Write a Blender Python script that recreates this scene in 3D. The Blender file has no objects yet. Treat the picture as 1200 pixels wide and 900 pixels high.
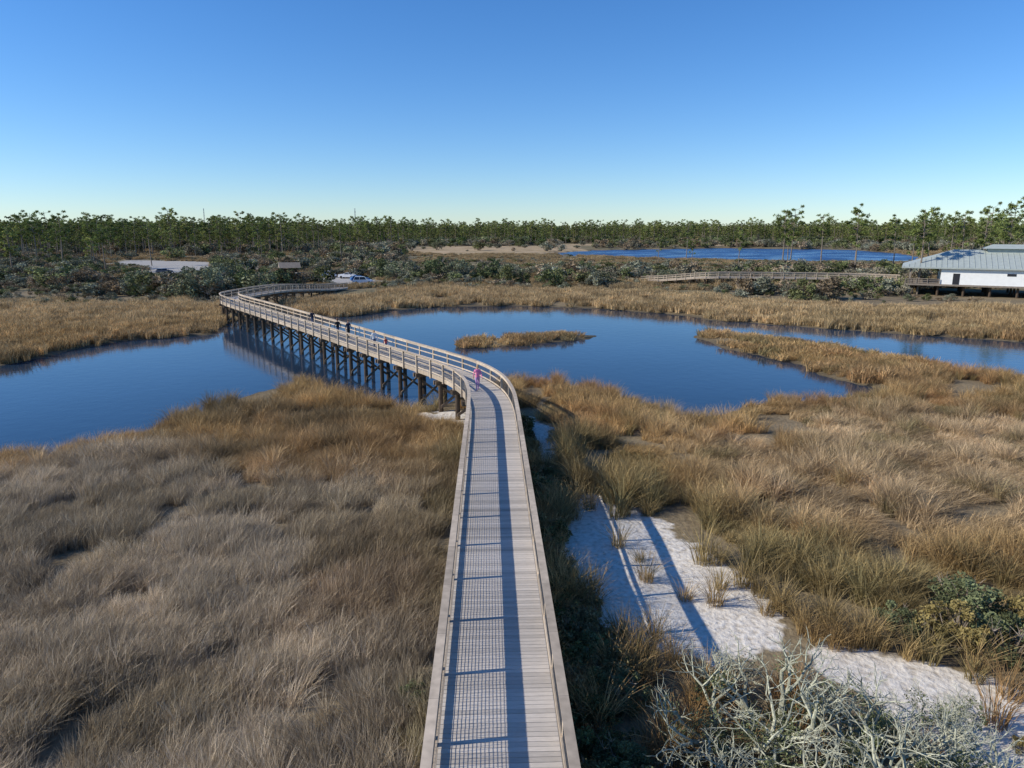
import bpy, math, random
import numpy as np
from mathutils import Vector, Matrix
random.seed(7); rng=np.random.default_rng(7)
scene=bpy.context.scene
scene.view_settings.view_transform='Standard'; scene.view_settings.look='None'; scene.view_settings.exposure=0
COL=scene.collection
# ------------------------------------------------------------------ helpers
def link(o,parent=None):
    COL.objects.link(o)
    if parent: o.parent=parent
    return o
def empty(name,loc=(0,0,0),rz=0):
    e=bpy.data.objects.new(name,None); e.empty_display_size=.3; link(e); e.location=loc; e.rotation_euler=(0,0,rz); return e
class Acc:
    def __init__(s): s.v=[];s.f=[];s.c=[];s.m=[]
    def add(s,vs,fs,c=1.0,m=0):
        b=len(s.v); s.v.extend(vs); s.f.extend([tuple(i+b for i in f) for f in fs]); s.m.extend([m]*len(fs))
        s.c.extend([c]*len(vs) if not isinstance(c,list) else c)
    def hexa(s,p,c=1.0,m=0):
        s.add(p,[(3,2,1,0),(4,5,6,7),(0,1,5,4),(1,2,6,5),(2,3,7,6),(3,0,4,7)],c,m)
    def box(s,x0,x1,y0,y1,z0,z1,c=1.0,m=0):
        s.hexa([(x0,y0,z0),(x1,y0,z0),(x1,y1,z0),(x0,y1,z0),(x0,y0,z1),(x1,y0,z1),(x1,y1,z1),(x0,y1,z1)],c,m)
    def tube(s,p0,p1,r0,r1,n=6,c=1.0,m=0,caps=True):
        p0=Vector(p0);p1=Vector(p1);d=(p1-p0)
        if d.length<1e-6: return
        d.normalize(); a=Vector((0,0,1)) if abs(d.z)<.9 else Vector((1,0,0))
        u=d.cross(a).normalized(); w=d.cross(u)
        vs=[];
        for p,r in((p0,r0),(p1,r1)):
            for i in range(n):
                t=2*math.pi*i/n; q=p+(u*math.cos(t)+w*math.sin(t))*r; vs.append((q.x,q.y,q.z))
        fs=[(i,(i+1)%n,n+(i+1)%n,n+i) for i in range(n)]
        if caps: fs+= [tuple(range(n-1,-1,-1)),tuple(range(n,2*n))]
        s.add(vs,fs,c,m)
    def mesh(s,name,mats,smooth=False):
        me=bpy.data.meshes.new(name); me.from_pydata(s.v,[],s.f)
        for mm in mats: me.materials.append(mm)
        me.polygons.foreach_set('material_index',s.m)
        a=me.attributes.new('shade','FLOAT','POINT'); a.data.foreach_set('value',np.array(s.c,dtype=np.float32))
        if smooth: me.polygons.foreach_set('use_smooth',[True]*len(me.polygons))
        me.update(); return me
    def obj(s,name,mats,parent=None,smooth=False,loc=None):
        o=bpy.data.objects.new(name,s.mesh(name,mats,smooth)); link(o,parent)
        if loc: o.location=loc
        return o
_tab=rng.random((256,256))
def vn(x,y,sc,seed=0):
    x=np.asarray(x,float)/sc+seed*17.3+1000; y=np.asarray(y,float)/sc+seed*7.7+1000
    xi=np.floor(x).astype(int);yi=np.floor(y).astype(int);fx=x-xi;fy=y-yi
    fx=fx*fx*(3-2*fx);fy=fy*fy*(3-2*fy)
    g=lambda a,b:_tab[a%256,b%256]
    return (g(xi,yi)*(1-fx)+g(xi+1,yi)*fx)*(1-fy)+(g(xi,yi+1)*(1-fx)+g(xi+1,yi+1)*fx)*fy
def fbm(x,y,sc,seed=0,o=3):
    r=0;a=1;t=0
    for i in range(o): r=r+a*vn(x,y,sc/2**i,seed+i*3);t+=a;a*=.5
    return r/t
def sstep(a,b,x): 
    t=np.clip((x-a)/(b-a),0,1); return t*t*(3-2*t)
def sdf(x,y,poly):
    """signed distance, negative inside"""
    x=np.asarray(x,float);y=np.asarray(y,float);d=np.full(x.shape,1e18);ins=np.zeros(x.shape,bool);n=len(poly)
    for i in range(n):
        ax,ay=poly[i];bx,by=poly[(i+1)%n];ex,ey=bx-ax,by-ay
        wx,wy=x-ax,y-ay;t=np.clip((wx*ex+wy*ey)/(ex*ex+ey*ey+1e-9),0,1)
        d=np.minimum(d,(wx-ex*t)**2+(wy-ey*t)**2)
        c=((ay>y)!=(by>y))&(x<(bx-ax)*(y-ay)/((by-ay) if by!=ay else 1e-9)+ax); ins^=c
    return np.where(ins,-1,1)*np.sqrt(d)
# ------------------------------------------------------------------ materials
def newmat(name):
    m=bpy.data.materials.new(name); m.use_nodes=True; nt=m.node_tree
    return m,nt,nt.nodes['Principled BSDF']
def mat(name,col,rough=.7,var=.25,scale=6,spec=.3,metal=0,shade=True,bump=0,stretch=(1,1,1)):
    m,nt,b=newmat(name); N=nt.nodes;L=nt.links
    tc=N.new('ShaderNodeTexCoord'); mp=N.new('ShaderNodeMapping'); mp.inputs['Scale'].default_value=stretch
    L.new(tc.outputs['Object'],mp.inputs['Vector'])
    nz=N.new('ShaderNodeTexNoise'); nz.inputs['Scale'].default_value=scale; nz.inputs['Detail'].default_value=5; L.new(mp.outputs[0],nz.inputs['Vector'])
    mr=N.new('ShaderNodeMapRange'); mr.inputs[1].default_value=.25; mr.inputs[2].default_value=.75; mr.inputs[3].default_value=1-var; mr.inputs[4].default_value=1+var
    L.new(nz.outputs[0],mr.inputs[0])
    v=mr.outputs[0]
    if shade:
        at=N.new('ShaderNodeAttribute'); at.attribute_name='shade'
        mu=N.new('ShaderNodeMath'); mu.operation='MULTIPLY'; L.new(v,mu.inputs[0]); L.new(at.outputs['Fac'],mu.inputs[1]); v=mu.outputs[0]
    vm=N.new('ShaderNodeVectorMath'); vm.operation='SCALE'; vm.inputs[0].default_value=col[:3]; L.new(v,vm.inputs['Scale'])
    L.new(vm.outputs[0],b.inputs['Base Color']); b.inputs['Roughness'].default_value=rough; b.inputs['Metallic'].default_value=metal
    b.inputs['Specular IOR Level'].default_value=spec
    if bump:
        bp=N.new('ShaderNodeBump'); bp.inputs['Strength'].default_value=bump; bp.inputs['Distance'].default_value=.02; L.new(nz.outputs[0],bp.inputs['Height']); L.new(bp.outputs[0],b.inputs['Normal'])
    return m
def foliage(name,col=None,trans=.25):
    """col None: colour is taken from the instancer's tint"""
    m=bpy.data.materials.new(name); m.use_nodes=True; nt=m.node_tree; N=nt.nodes; L=nt.links; N.clear()
    out=N.new('ShaderNodeOutputMaterial'); at=N.new('ShaderNodeAttribute'); at.attribute_name='shade'
    vm=N.new('ShaderNodeVectorMath'); vm.operation='SCALE'; L.new(at.outputs['Fac'],vm.inputs['Scale'])
    if col is None:
        ti=N.new('ShaderNodeAttribute'); ti.attribute_type='INSTANCER'; ti.attribute_name='tint'; L.new(ti.outputs['Color'],vm.inputs[0])
    else: vm.inputs[0].default_value=col
    d=N.new('ShaderNodeBsdfDiffuse'); L.new(vm.outputs[0],d.inputs[0])
    if trans>0:
        t=N.new('ShaderNodeBsdfTranslucent'); mx=N.new('ShaderNodeMixShader'); mx.inputs[0].default_value=trans
        L.new(vm.outputs[0],t.inputs[0]); L.new(d.outputs[0],mx.inputs[1]); L.new(t.outputs[0],mx.inputs[2]); L.new(mx.outputs[0],out.inputs[0])
    else: L.new(d.outputs[0],out.inputs[0])
    return m
M_deck=mat('weathered_deck_board',(.52,.465,.40),.75,.18,3,stretch=(2,30,2))
M_rail=mat('weathered_rail_wood',(.49,.40,.30),.8,.22,4,bump=.2)
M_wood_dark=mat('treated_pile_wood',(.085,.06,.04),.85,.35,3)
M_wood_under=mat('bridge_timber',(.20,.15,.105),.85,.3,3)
M_wire=mat('wire_mesh_metal',(.12,.12,.12),.5,.1,3,metal=.6)
M_bark=mat('pine_bark',(.22,.18,.14),.9,.3,4)
M_lichen=mat('lichen_branch_bark',(.38,.38,.285),.95,.4,14)
G_grass=foliage('marsh_grass_blade',None,.25)
G_leaf=foliage('scrub_leaf',None,.12)
# ------------------------------------------------------------------ site plan (metres)
far_bank=[(-110,40),(-90,52),(-57.8,62.6),(-50.7,69.0),(-49.1,74.4),(-48.5,79.6),(-45.7,83.4),(-42.2,86.9),(-38.2,89.9),(-40.5,103.1),(-36.4,111.8),(-26.2,108.4),(-21.8,113.0),(-14.7,122.1),(-6.0,125.0),(3.0,125.0),(17.1,118.1),(26.4,110.5),(30.9,104.1),(36.7,98.8),(43.6,94.9),(50.7,89.4),(58.2,84.6),(69.8,76.4),(100,70)]
low_bank=[(98,46),(70,46),(52,53),(45,60.5),(41.5,65),(38.5,72),(34.5,79.5),(31.2,86),(27.2,89),(24.5,90),(22.4,87.4),(23.4,80),(26.5,74.5),(28.8,66.5),(29.8,61.5),(30.6,58.4),(29.4,55.2),(26.6,54),(22.9,53),(18.6,51.8),(15.5,49.9),(12.8,49.1),(10.8,51.2),(8.8,55),(6.4,58.3),(3.7,60.6),(.9,61.4),(-2.8,57),(-5.1,53),(-8.0,51.5),(-10.6,53.6),(-13.8,56.2),(-18.2,59.4),(-20.9,56.5),(-22.2,51.2),(-23.2,47.2),(-22.5,44),(-24.8,41.3),(-26.9,39.7),(-29.2,38.6),(-34,36),(-75,26),(-110,18)]
POND=far_bank+low_bank
ISLAND=[(-6.6,81.8),(-3.8,84.6),(0,87.4),(5.6,89.2),(10.6,88.4),(9.4,85.5),(4,82.8),(-1,80.2),(-5.3,79)]
LAKE=[(20,413),(56,477),(158,534),(231,488),(221,413),(195,340),(160,288),(122,286),(92,300),(60,330),(35,365)]
SAND=[[(2.5,31),(4.2,31.6),(5.7,29.8),(6.9,26.4),(7.7,24),(8.5,22.8),(8.8,20.9),(8,19.2),(6.1,18.6),(4.4,19.2),(2.9,19.5),(2.3,22),(1.7,25)],
 [(8.6,18.9),(10.5,19.2),(12.6,18.0),(14.6,16.8),(17,15.5),(18,10),(10.8,10),(10.4,15.5),(9.4,17.3)],
 [(-6.9,48.3),(-4.9,48.8),(-3.1,48),(-2.6,42.4),(-5.1,45.9)],
 [(1.0,46),(2.2,44),(2.4,36),(1.2,35)],
 [(-150,269),(-160,299),(-119,283),(-93.6,223),(-88,184),(-96,172),(-104,190),(-112,225)],
 [(-56,172),(-40,164),(-31,166),(-30,174),(-46,194),(-58,186)],
 [(-180,330),(-140,330),(-60,300),(-70,312),(-140,350)]]
TAN=[[(-77,539),(45,560),(50,420),(16,372),(-35.5,360),(-68,430)],[(30,640),(320,600),(300,560),(150,560),(40,560)]]
MUD=[(19.5,40.8),(23.6,42.9),(40,45),(38,38.5),(23.3,36.8),(19.1,36.8)]
def water_d(x,y):
    j=(fbm(x,y,7,3)-.5)*3.0
    d=sdf(x,y,POND)+j*np.clip(np.hypot(x,y)/60,.4,1); d=np.maximum(d,-(sdf(x,y,ISLAND)+j*.35)); d=np.minimum(d,sdf(x,y,LAKE)+j*3); return d
def sand_m(x,y):
    d=np.full(np.shape(x),1e9)
    for p in SAND: d=np.minimum(d,sdf(x,y,p))
    return d
def tan_m(x,y): return np.minimum(sdf(x,y,TAN[0]),sdf(x,y,TAN[1]))
def height(x,y,wd=None):
    x=np.asarray(x,float);y=np.asarray(y,float)
    if wd is None: wd=water_d(x,y)
    land=.08+.62*(1-np.exp(-np.clip(wd,0,None)/7))+(fbm(x,y,9,11)-.5)*.3*np.clip(wd/4,0,1)+(fbm(x,y,1.6,12,2)-.5)*.08
    far=np.clip((y-170)/400,0,1)*.6
    return np.where(wd>0,np.maximum(land+far*np.clip(wd/30,0,1),.03),np.maximum(-.9,wd*.25)-.03)
# ------------------------------------------------------------------ boardwalk path
ctrl=[(.3,-6),(-.2,10.5),(-1.0,36),(-1.2,40.5),(-1.9,44.8),(-3.6,49),(-6.2,53),(-9.4,57.6),(-14.6,65.3),(-21.6,75.5),(-30.4,88),(-38,98.6),(-41.2,103.4),(-42.5,107),(-42.3,111),(-40,128),(-37,146),(-36,152)]
def dens(p,st=3.):
    o=[]
    for a,b in zip(p[:-1],p[1:]):
        n=max(1,int(math.dist(a,b)/st))
        for i in range(n): o.append((a[0]+(b[0]-a[0])*i/n,a[1]+(b[1]-a[1])*i/n))
    return o+[p[-1]]
def chaikin(p,k=3):
    for _ in range(k):
        o=[p[0]]
        for a,b in zip(p[:-1],p[1:]):
            o+=[(a[0]*.75+b[0]*.25,a[1]*.75+b[1]*.25),(a[0]*.25+b[0]*.75,a[1]*.25+b[1]*.75)]
        p=o+[p[-1]]
    return p
class Path:
    def __init__(s,ctrl,zf):
        s.p=np.array(chaikin(dens(ctrl))); d=np.hypot(*np.diff(s.p,axis=0).T); s.s=np.concatenate([[0],np.cumsum(d)]); s.L=s.s[-1]; s.zf=zf
    def at(s,t,off=0,z=0):
        g=lambda q:np.array([np.interp(q,s.s,s.p[:,0]),np.interp(q,s.s,s.p[:,1])])
        a=g(max(0,t-.3));b=g(min(s.L,t+.3));d=(b-a)/np.linalg.norm(b-a);c=g(t)
        return (c[0]+d[1]*off,c[1]-d[0]*off,s.zf(t,s.L)+z)
    def tan(s,t):
        a=s.at(t-.3 if t>.3 else 0);b=s.at(min(s.L,t+.3)); return math.atan2(b[1]-a[1],b[0]-a[0])
def beam(A,P,s0,s1,o0,o1,z0,z1,c=1.,m=0,step=.8):
    n=max(1,int(math.ceil((s1-s0)/step))); vs=[];fs=[]
    for i in range(n+1):
        t=s0+(s1-s0)*i/n
        vs+=[P.at(t,o0,z0),P.at(t,o1,z0),P.at(t,o1,z1),P.at(t,o0,z1)]
    for i in range(n):
        a=4*i;b=a+4
        for k in range(4): fs.append((a+k,a+(k+1)%4,b+(k+1)%4,b+k))
    fs+=[(3,2,1,0),(4*n,4*n+1,4*n+2,4*n+3)]
    A.add(vs,fs,c,m)
def build_boardwalk(name,P,bay=2.3,fine_until=50,halfw=1.22,fine=True):
    root=empty(name); deck=Acc();rail=Acc();wire=Acc();sub=Acc()
    R=random.Random(3); pitch=.143; n=int(P.L/pitch)
    for i in range(n):
        t=(i+.5)*pitch; h=.0655; c=R.uniform(.78,1.15)*(1+.05*math.sin(i*.11))
        if R.random()<.05: c*=.85
        a=[P.at(t-h,-halfw),P.at(t-h,halfw),P.at(t+h,halfw),P.at(t+h,-halfw)]
        dz=R.uniform(-.002,.002)
        deck.hexa([(x,y,z-.035) for x,y,z in a]+[(x,y,z+dz) for x,y,z in a],c)
    nb=int(P.L/bay)
    for k in range(nb):
        s0=k*bay;s1=s0+bay
        for sg in(-1,1):
            o=halfw*sg
            q=lambda a:o+a*sg
            c=lambda:R.uniform(.78,1.2)
            beam(rail,P,s0+.004,s1-.004,q(-.03),q(.165),1.03,1.068,c())      # cap
            beam(rail,P,s0+.004,s1-.004,q(.012),q(.048),.87,1.027,c())       # upper rail
            beam(rail,P,s0+.004,s1-.004,q(.012),q(.048),.07,.16,c())         # bottom rail
            beam(rail,P,s0+.004,s1-.004,q(.012),q(.046),.50,.585,c()) if s0>fine_until else None
            beam(rail,P,s0+.004,s1-.004,q(.006),q(.045),-.30,-.002,c()*.85)   # rim joist
            # post
            t=s0; cc=P.at(t,q(.105)); an=P.tan(t); ca,sa=math.cos(an),math.sin(an); w=.055
            pts=[(cc[0]+ca*x-sa*y,cc[1]+sa*x+ca*y) for x,y in((-w,-w),(w,-w),(w,w),(-w,w))]
            rail.hexa([(x,y,cc[2]-.34) for x,y in pts]+[(x,y,cc[2]+1.028) for x,y in pts],c())
            # wire infill
            if s0<fine_until: st,ww,hz=.1,.004,[.2+.05*j for j in range(14)]
            else: st,ww,hz=.2,.008,[.27,.38,.67,.78]
            for z in hz: beam(wire,P,s0,s1,q(.051),q(.051+2*ww),z-ww,z+ww,1.,0,1.2)
            if fine or s0<fine_until:
                m=int(bay/st)
                for j in range(m):
                    t=s0+(j+.5)*st; a=P.at(t-ww,q(.053+2*ww));b=P.at(t+ww,q(.053+2*ww));c2=P.at(t+ww,q(.053+3.5*ww));d=P.at(t-ww,q(.053+3.5*ww))
                    wire.hexa([(p[0],p[1],p[2]+.17) for p in(a,b,c2,d)]+[(p[0],p[1],p[2]+.86) for p in(a,b,c2,d)])
    # stringers + bents
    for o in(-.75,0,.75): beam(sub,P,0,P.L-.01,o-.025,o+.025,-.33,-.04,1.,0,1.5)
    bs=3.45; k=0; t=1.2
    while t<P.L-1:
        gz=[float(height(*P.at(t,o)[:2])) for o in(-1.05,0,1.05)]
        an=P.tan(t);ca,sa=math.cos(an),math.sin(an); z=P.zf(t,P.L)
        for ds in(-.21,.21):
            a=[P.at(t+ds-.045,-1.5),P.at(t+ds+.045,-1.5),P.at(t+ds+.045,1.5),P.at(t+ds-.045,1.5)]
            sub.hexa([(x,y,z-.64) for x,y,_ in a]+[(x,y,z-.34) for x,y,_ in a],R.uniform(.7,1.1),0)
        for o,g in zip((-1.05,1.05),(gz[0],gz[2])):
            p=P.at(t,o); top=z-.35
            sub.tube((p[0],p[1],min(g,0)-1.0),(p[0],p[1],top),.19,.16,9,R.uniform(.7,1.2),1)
        if z-.6-gz[1]>1.3:
            zt=z-.75; zb=max(gz[1],0)+.35
            for d,(oa,ob) in((-.24,(-1.15,1.15)),(.24,(1.15,-1.15))):
                a=P.at(t+d,oa);b=P.at(t+d,ob)
                A=Vector((a[0],a[1],zb));B=Vector((b[0],b[1],zt))
                dx=Vector((ca,sa,0))*.03; up=Vector((0,0,.11))
                sub.hexa([tuple(v) for v in(A-dx-up,A+dx-up,B+dx-up,B-dx-up,A-dx+up,A+dx+up,B+dx+up,B-dx+up)],R.uniform(.8,1.2),0)
        t+=bs
    deck.obj('deck_boards',[M_deck],root); rail.obj('handrails_and_posts',[M_rail],root); wire.obj('wire_mesh_infill',[M_wire],root)
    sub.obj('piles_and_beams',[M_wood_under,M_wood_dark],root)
    return root
BW=Path(ctrl,lambda t,L:2.9-1.75*float(sstep(L-34,L,t)))
build_boardwalk('wooden_boardwalk',BW)
PIER=Path([(80.2,148.5),(75,153),(67,156),(57,158),(44,160),(30,172)],lambda t,L:2.9-1.6*float(sstep(L-22,L,t)))
build_boardwalk('wooden_footbridge',PIER,fine_until=-1,fine=False)
PIERL=[tuple(q) for q in PIER.p[::4]]+[tuple(q) for q in PIER.p[::-1][::4]]
def pier_d(x,y): return np.abs(sdf(x,y,PIERL))
def bw_d(x,y):
    p=BW.p; return np.abs(sdf(x,y,[tuple(q) for q in p[::6]]+[tuple(q) for q in p[::-1][::6]]))
# ------------------------------------------------------------------ ground
def axis(segs):
    o=[]
    for a,b,st in segs: o+=list(np.arange(a,b,st))
    return o
ys=axis([(-60,6,3),(6,52,.35),(52,175,1.1),(175,340,4),(340,700,12),(700,1500,50),(1500,9001,500)])
xp=axis([(0,26,.35),(26,60,.8),(60,130,1.8),(130,300,5),(300,800,25),(800,9001,600)])
xs=[-v for v in xp[:0:-1]]+xp
X,Y=np.meshgrid(xs,ys); wd=water_d(X,Y); Z=height(X,Y,wd)
V=np.stack([X.ravel(),Y.ravel(),Z.ravel()],1); nx=len(xs);ny=len(ys)
ii=(np.arange(ny-1)[:,None]*nx+np.arange(nx-1)[None,:]).ravel()
F=np.stack([ii,ii+1,ii+nx+1,ii+nx],1)
me=bpy.data.meshes.new('ground'); me.from_pydata(V.tolist(),[],F.tolist()); me.polygons.foreach_set('use_smooth',[True]*len(F))
sm=np.clip(.5-sand_m(X,Y)/np.clip(np.hypot(X,Y)/14,1.6,8),0,1)*np.where(Y>140,.86,1); at=me.attributes.new('sandmask','FLOAT','POINT'); at.data.foreach_set('value',sm.ravel().astype(np.float32))
wet=np.clip(1-wd/1.6,0,1); at=me.attributes.new('wet','FLOAT','POINT'); at.data.foreach_set('value',wet.ravel().astype(np.float32))
tm=np.clip(.5-np.minimum(tan_m(X,Y)/15,sdf(X,Y,MUD)/2.5),0,1); at=me.attributes.new('tanmask','FLOAT','POINT'); at.data.foreach_set('value',tm.ravel().astype(np.float32))
lot=(Y>140)*1.; at=me.attributes.new('lot','FLOAT','POINT'); at.data.foreach_set('value',lot.ravel().astype(np.float32))
ground=bpy.data.objects.new('ground',me); link(ground)
m,nt,b=newmat('marsh_soil'); N=nt.nodes;L=nt.links
tc=N.new('ShaderNodeTexCoord')
def noise(sc,det=6):
    n=N.new('ShaderNodeTexNoise'); n.inputs['Scale'].default_value=sc; n.inputs['Detail'].default_value=det; L.new(tc.outputs['Object'],n.inputs['Vector']); return n
def ramp(inp,stops):
    r=N.new('ShaderNodeValToRGB'); L.new(inp,r.inputs[0]); e=r.color_ramp.elements
    while len(e)<len(stops): e.new(.5)
    for k,(p,c) in enumerate(stops): e[k].position=p; e[k].color=(*c,1)
    return r
def mixc(f,a,bb):
    x=N.new('ShaderNodeMix'); x.data_type='RGBA'; L.new(f,x.inputs[0]); L.new(a,x.inputs[6]); L.new(bb,x.inputs[7]); return x.outputs[2]
def attr(n):
    a=N.new('ShaderNodeAttribute'); a.attribute_name=n; return a.outputs['Fac']
def math_(op,a,bv):
    x=N.new('ShaderNodeMath'); x.operation=op; L.new(a,x.inputs[0])
    if isinstance(bv,float): x.inputs[1].default_value=bv
    else: L.new(bv,x.inputs[1])
    return x.outputs[0]
n1=noise(.35);n2=noise(5,8);n0=noise(.06,5)
soil=ramp(n1.outputs[0],[(.3,(.13,.10,.055)),(.5,(.22,.17,.10)),(.7,(.30,.24,.14))]).outputs[0]
soil2=ramp(n2.outputs[0],[(.3,(.12,.09,.06)),(.7,(.34,.27,.17))]).outputs[0]
vv=N.new('ShaderNodeValue'); vv.outputs[0].default_value=.5
soil=mixc(vv.outputs[0],soil,soil2)
grn=ramp(n1.outputs[0],[(.3,(.11,.105,.055)),(.7,(.23,.195,.115))]).outputs[0]
soil=mixc(math_('MULTIPLY',math_('MULTIPLY',attr('lot'),ramp(n0.outputs[0],[(.38,(0,0,0)),(.52,(1,1,1))]).outputs[0]),.8),soil,grn)
tanc=ramp(math_('ADD',math_('MULTIPLY',n2.outputs[0],.5),math_('MULTIPLY',n0.outputs[0],.5)),[(.38,(.26,.20,.11)),(.5,(.42,.31,.18)),(.65,(.52,.40,.26))]).outputs[0]
tf=ramp(math_('ADD',attr('tanmask'),math_('MULTIPLY',n1.outputs[0],.5)),[(.6,(0,0,0)),(.8,(1,1,1))]).outputs[0]
c1=mixc(tf,soil,tanc)
sandc=ramp(n2.outputs[0],[(.25,(.42,.36,.28)),(.45,(.66,.60,.51)),(.7,(.80,.75,.66))]).outputs[0]
lotc=ramp(n2.outputs[0],[(.3,(.32,.30,.27)),(.7,(.48,.46,.42))]).outputs[0]
sandc=mixc(attr('lot'),sandc,lotc)
n3=noise(1.1,10)
sfv=math_('MULTIPLY',math_('ADD',attr('sandmask'),math_('MULTIPLY',n3.outputs[0],1.3)),.5)
sf=ramp(sfv,[(.48,(0,0,0)),(.55,(1,1,1))]).outputs[0]
c2=mixc(sf,c1,sandc)
mudc=ramp(n2.outputs[0],[(.3,(.06,.05,.035)),(.7,(.12,.095,.06))]).outputs[0]
c3=mixc(math_('MULTIPLY',attr('wet'),.85),c2,mudc)
L.new(c3,b.inputs['Base Color']); b.inputs['Roughness'].default_value=.95; b.inputs['Specular IOR Level'].default_value=.1
bp=N.new('ShaderNodeBump'); bp.inputs['Strength'].default_value=.7; bp.inputs['Distance'].default_value=.1; L.new(n2.outputs[0],bp.inputs['Height']); L.new(bp.outputs[0],b.inputs['Normal'])
me.materials.append(m)
# water
def water(name,x0,x1,y0,y1,base,rough,bumpd,sc):
    global N,L,tc
    A=Acc(); A.add([(x0,y0,0),(x1,y0,0),(x1,y1,0),(x0,y1,0)],[(0,1,2,3)])
    m,nt,b=newmat(name+'_surface'); N=nt.nodes;L=nt.links
    tc=N.new('ShaderNodeTexCoord'); b.inputs['IOR'].default_value=1.35
    big=noise(.035,4); bc=ramp(big.outputs[0],[(.35,tuple(v*.6 for v in base)),(.65,base)]); L.new(bc.outputs[0],b.inputs['Base Color'])
    rr=ramp(noise(.05,5).outputs[0],[(.42,(rough,)*3),(.62,(rough*2.6,)*3)]); L.new(rr.outputs[0],b.inputs['Roughness'])
    na=noise(sc,4); nb_=noise(sc*4.5,3); ad=math_('ADD',na.outputs[0],math_('MULTIPLY',nb_.outputs[0],.35))
    bp=N.new('ShaderNodeBump'); bp.inputs['Strength'].default_value=.22; bp.inputs['Distance'].default_value=bumpd; L.new(ad,bp.inputs['Height']); L.new(bp.outputs[0],b.inputs['Normal'])
    A.obj(name,[m])
water('water',-500,500,5,240,(.025,.052,.095),.035,.05,.9)
water('lake_water',-500,900,240,1000,(.04,.11,.25),.22,.5,.5)
# ------------------------------------------------------------------ prototypes
def proto_coll(name,meshes):
    c=bpy.data.collections.new(name)
    for i,me in enumerate(meshes):
        o=bpy.data.objects.new('%s_%02d'%(name,i),me); c.objects.link(o)
    return c
def blades(A,R,cx,cy,n,rad,h,lean,w,gl,spread,hv,sc=1.):
    for i in range(n):
        r=rad*math.sqrt(R.random());a=R.uniform(0,6.283);bx,by=r*math.cos(a),r*math.sin(a)
        da=a+R.gauss(0,.8); dx,dy=math.cos(da)*spread*(.3+r/rad),math.sin(da)*spread*(.3+r/rad)
        l=lean*R.uniform(.3,1.2); g=R.uniform(.5,1.2); dx=dx*l+gl[0]*g;dy=dy*l+gl[1]*g
        hh=h*R.uniform(1-hv,1+hv*.5); wa=R.uniform(0,6.283); wx,wy=math.cos(wa)*w*.5,math.sin(wa)*w*.5
        vs=[];c=sc*R.choice([R.uniform(.5,.85),R.uniform(.85,1.2),R.uniform(1.15,1.6)])
        ll=math.hypot(dx,dy)
        for k,t in enumerate((0,.4,.75,1)):
            px=cx+bx+dx*hh*t*t; py=cy+by+dy*hh*t*t; pz=hh*(t-.28*min(ll,2)*t*t)-(.04 if k==0 else 0)
            f=(1,.9,.6)[k] if k<3 else 0
            if k<3: vs+=[(px-wx*f,py-wy*f,pz),(px+wx*f,py+wy*f,pz)]
            else: vs.append((px,py,pz))
        A.add(vs,[(0,1,3,2),(2,3,5,4),(4,5,6)],c)
def tuft(name,n,rad,h,lean,w,glean=0,spread=1.,seed=0,hv=.35):
    R=random.Random(seed); A=Acc(); blades(A,R,0,0,n,rad,h,lean,w,(glean,0),spread,hv); return A.mesh(name,[G_grass])
def patch(name,rad,nsub,per,h,lean,w,glean,seed,subr=.25,ga=.35):
    R=random.Random(seed); A=Acc()
    for i in range(nsub):
        r=rad*math.sqrt(R.random());a=R.uniform(0,6.283); g=R.gauss(0,ga); gg=glean*R.uniform(.4,1.3)
        blades(A,R,r*math.cos(a),r*math.sin(a),per,subr,h*R.uniform(.65,1.25),lean,w,(gg*math.cos(g),gg*math.sin(g)),1,.35,R.uniform(.7,1.25))
    return A.mesh(name,[G_grass])
C_fine=proto_coll('fine_grass_patch',[patch('fine_grass_patch',.95,34,40,.68,.5,.011,.45,s,.2,.6) for s in range(5)])
C_reed=proto_coll('reed_tuft',[tuft('reed_tuft',85,.24,1.0,.8,.016,.12,1.1,10+s) for s in range(4)])
C_mat=proto_coll('matted_grass_patch',[patch('matted_grass_patch',1.,26,30,.6,.8,.018,1.3,20+s) for s in range(4)])
C_band=proto_coll('band_grass_patch',[patch('band_grass_patch',1.6,16,20,1.0,.5,.055,.15,30+s,.35) for s in range(4)])
def leafy(A,cx,cy,cz,r,n,size,R,c,flat=.8,m=0):
    for i in range(n):
        while True:
            u=Vector((R.uniform(-1,1),R.uniform(-1,1),R.uniform(-1,1)))
            if .25<u.length<1: break
        p=Vector((cx,cy,cz))+Vector((u.x*r,u.y*r,u.z*r*flat)); a=Vector((R.gauss(0,1),R.gauss(0,1),R.gauss(0,.7))).normalized(); b_=a.cross(Vector((R.gauss(0,1),R.gauss(0,1),R.gauss(0,1)))).normalized()
        s=size*R.uniform(.6,1.3); a=a*s;b_=b_*s*.45
        A.add([tuple(p-a),tuple(p+b_),tuple(p+a),tuple(p-b_)],[(0,1,2,3)],c*R.uniform(.75,1.3),m)
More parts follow.
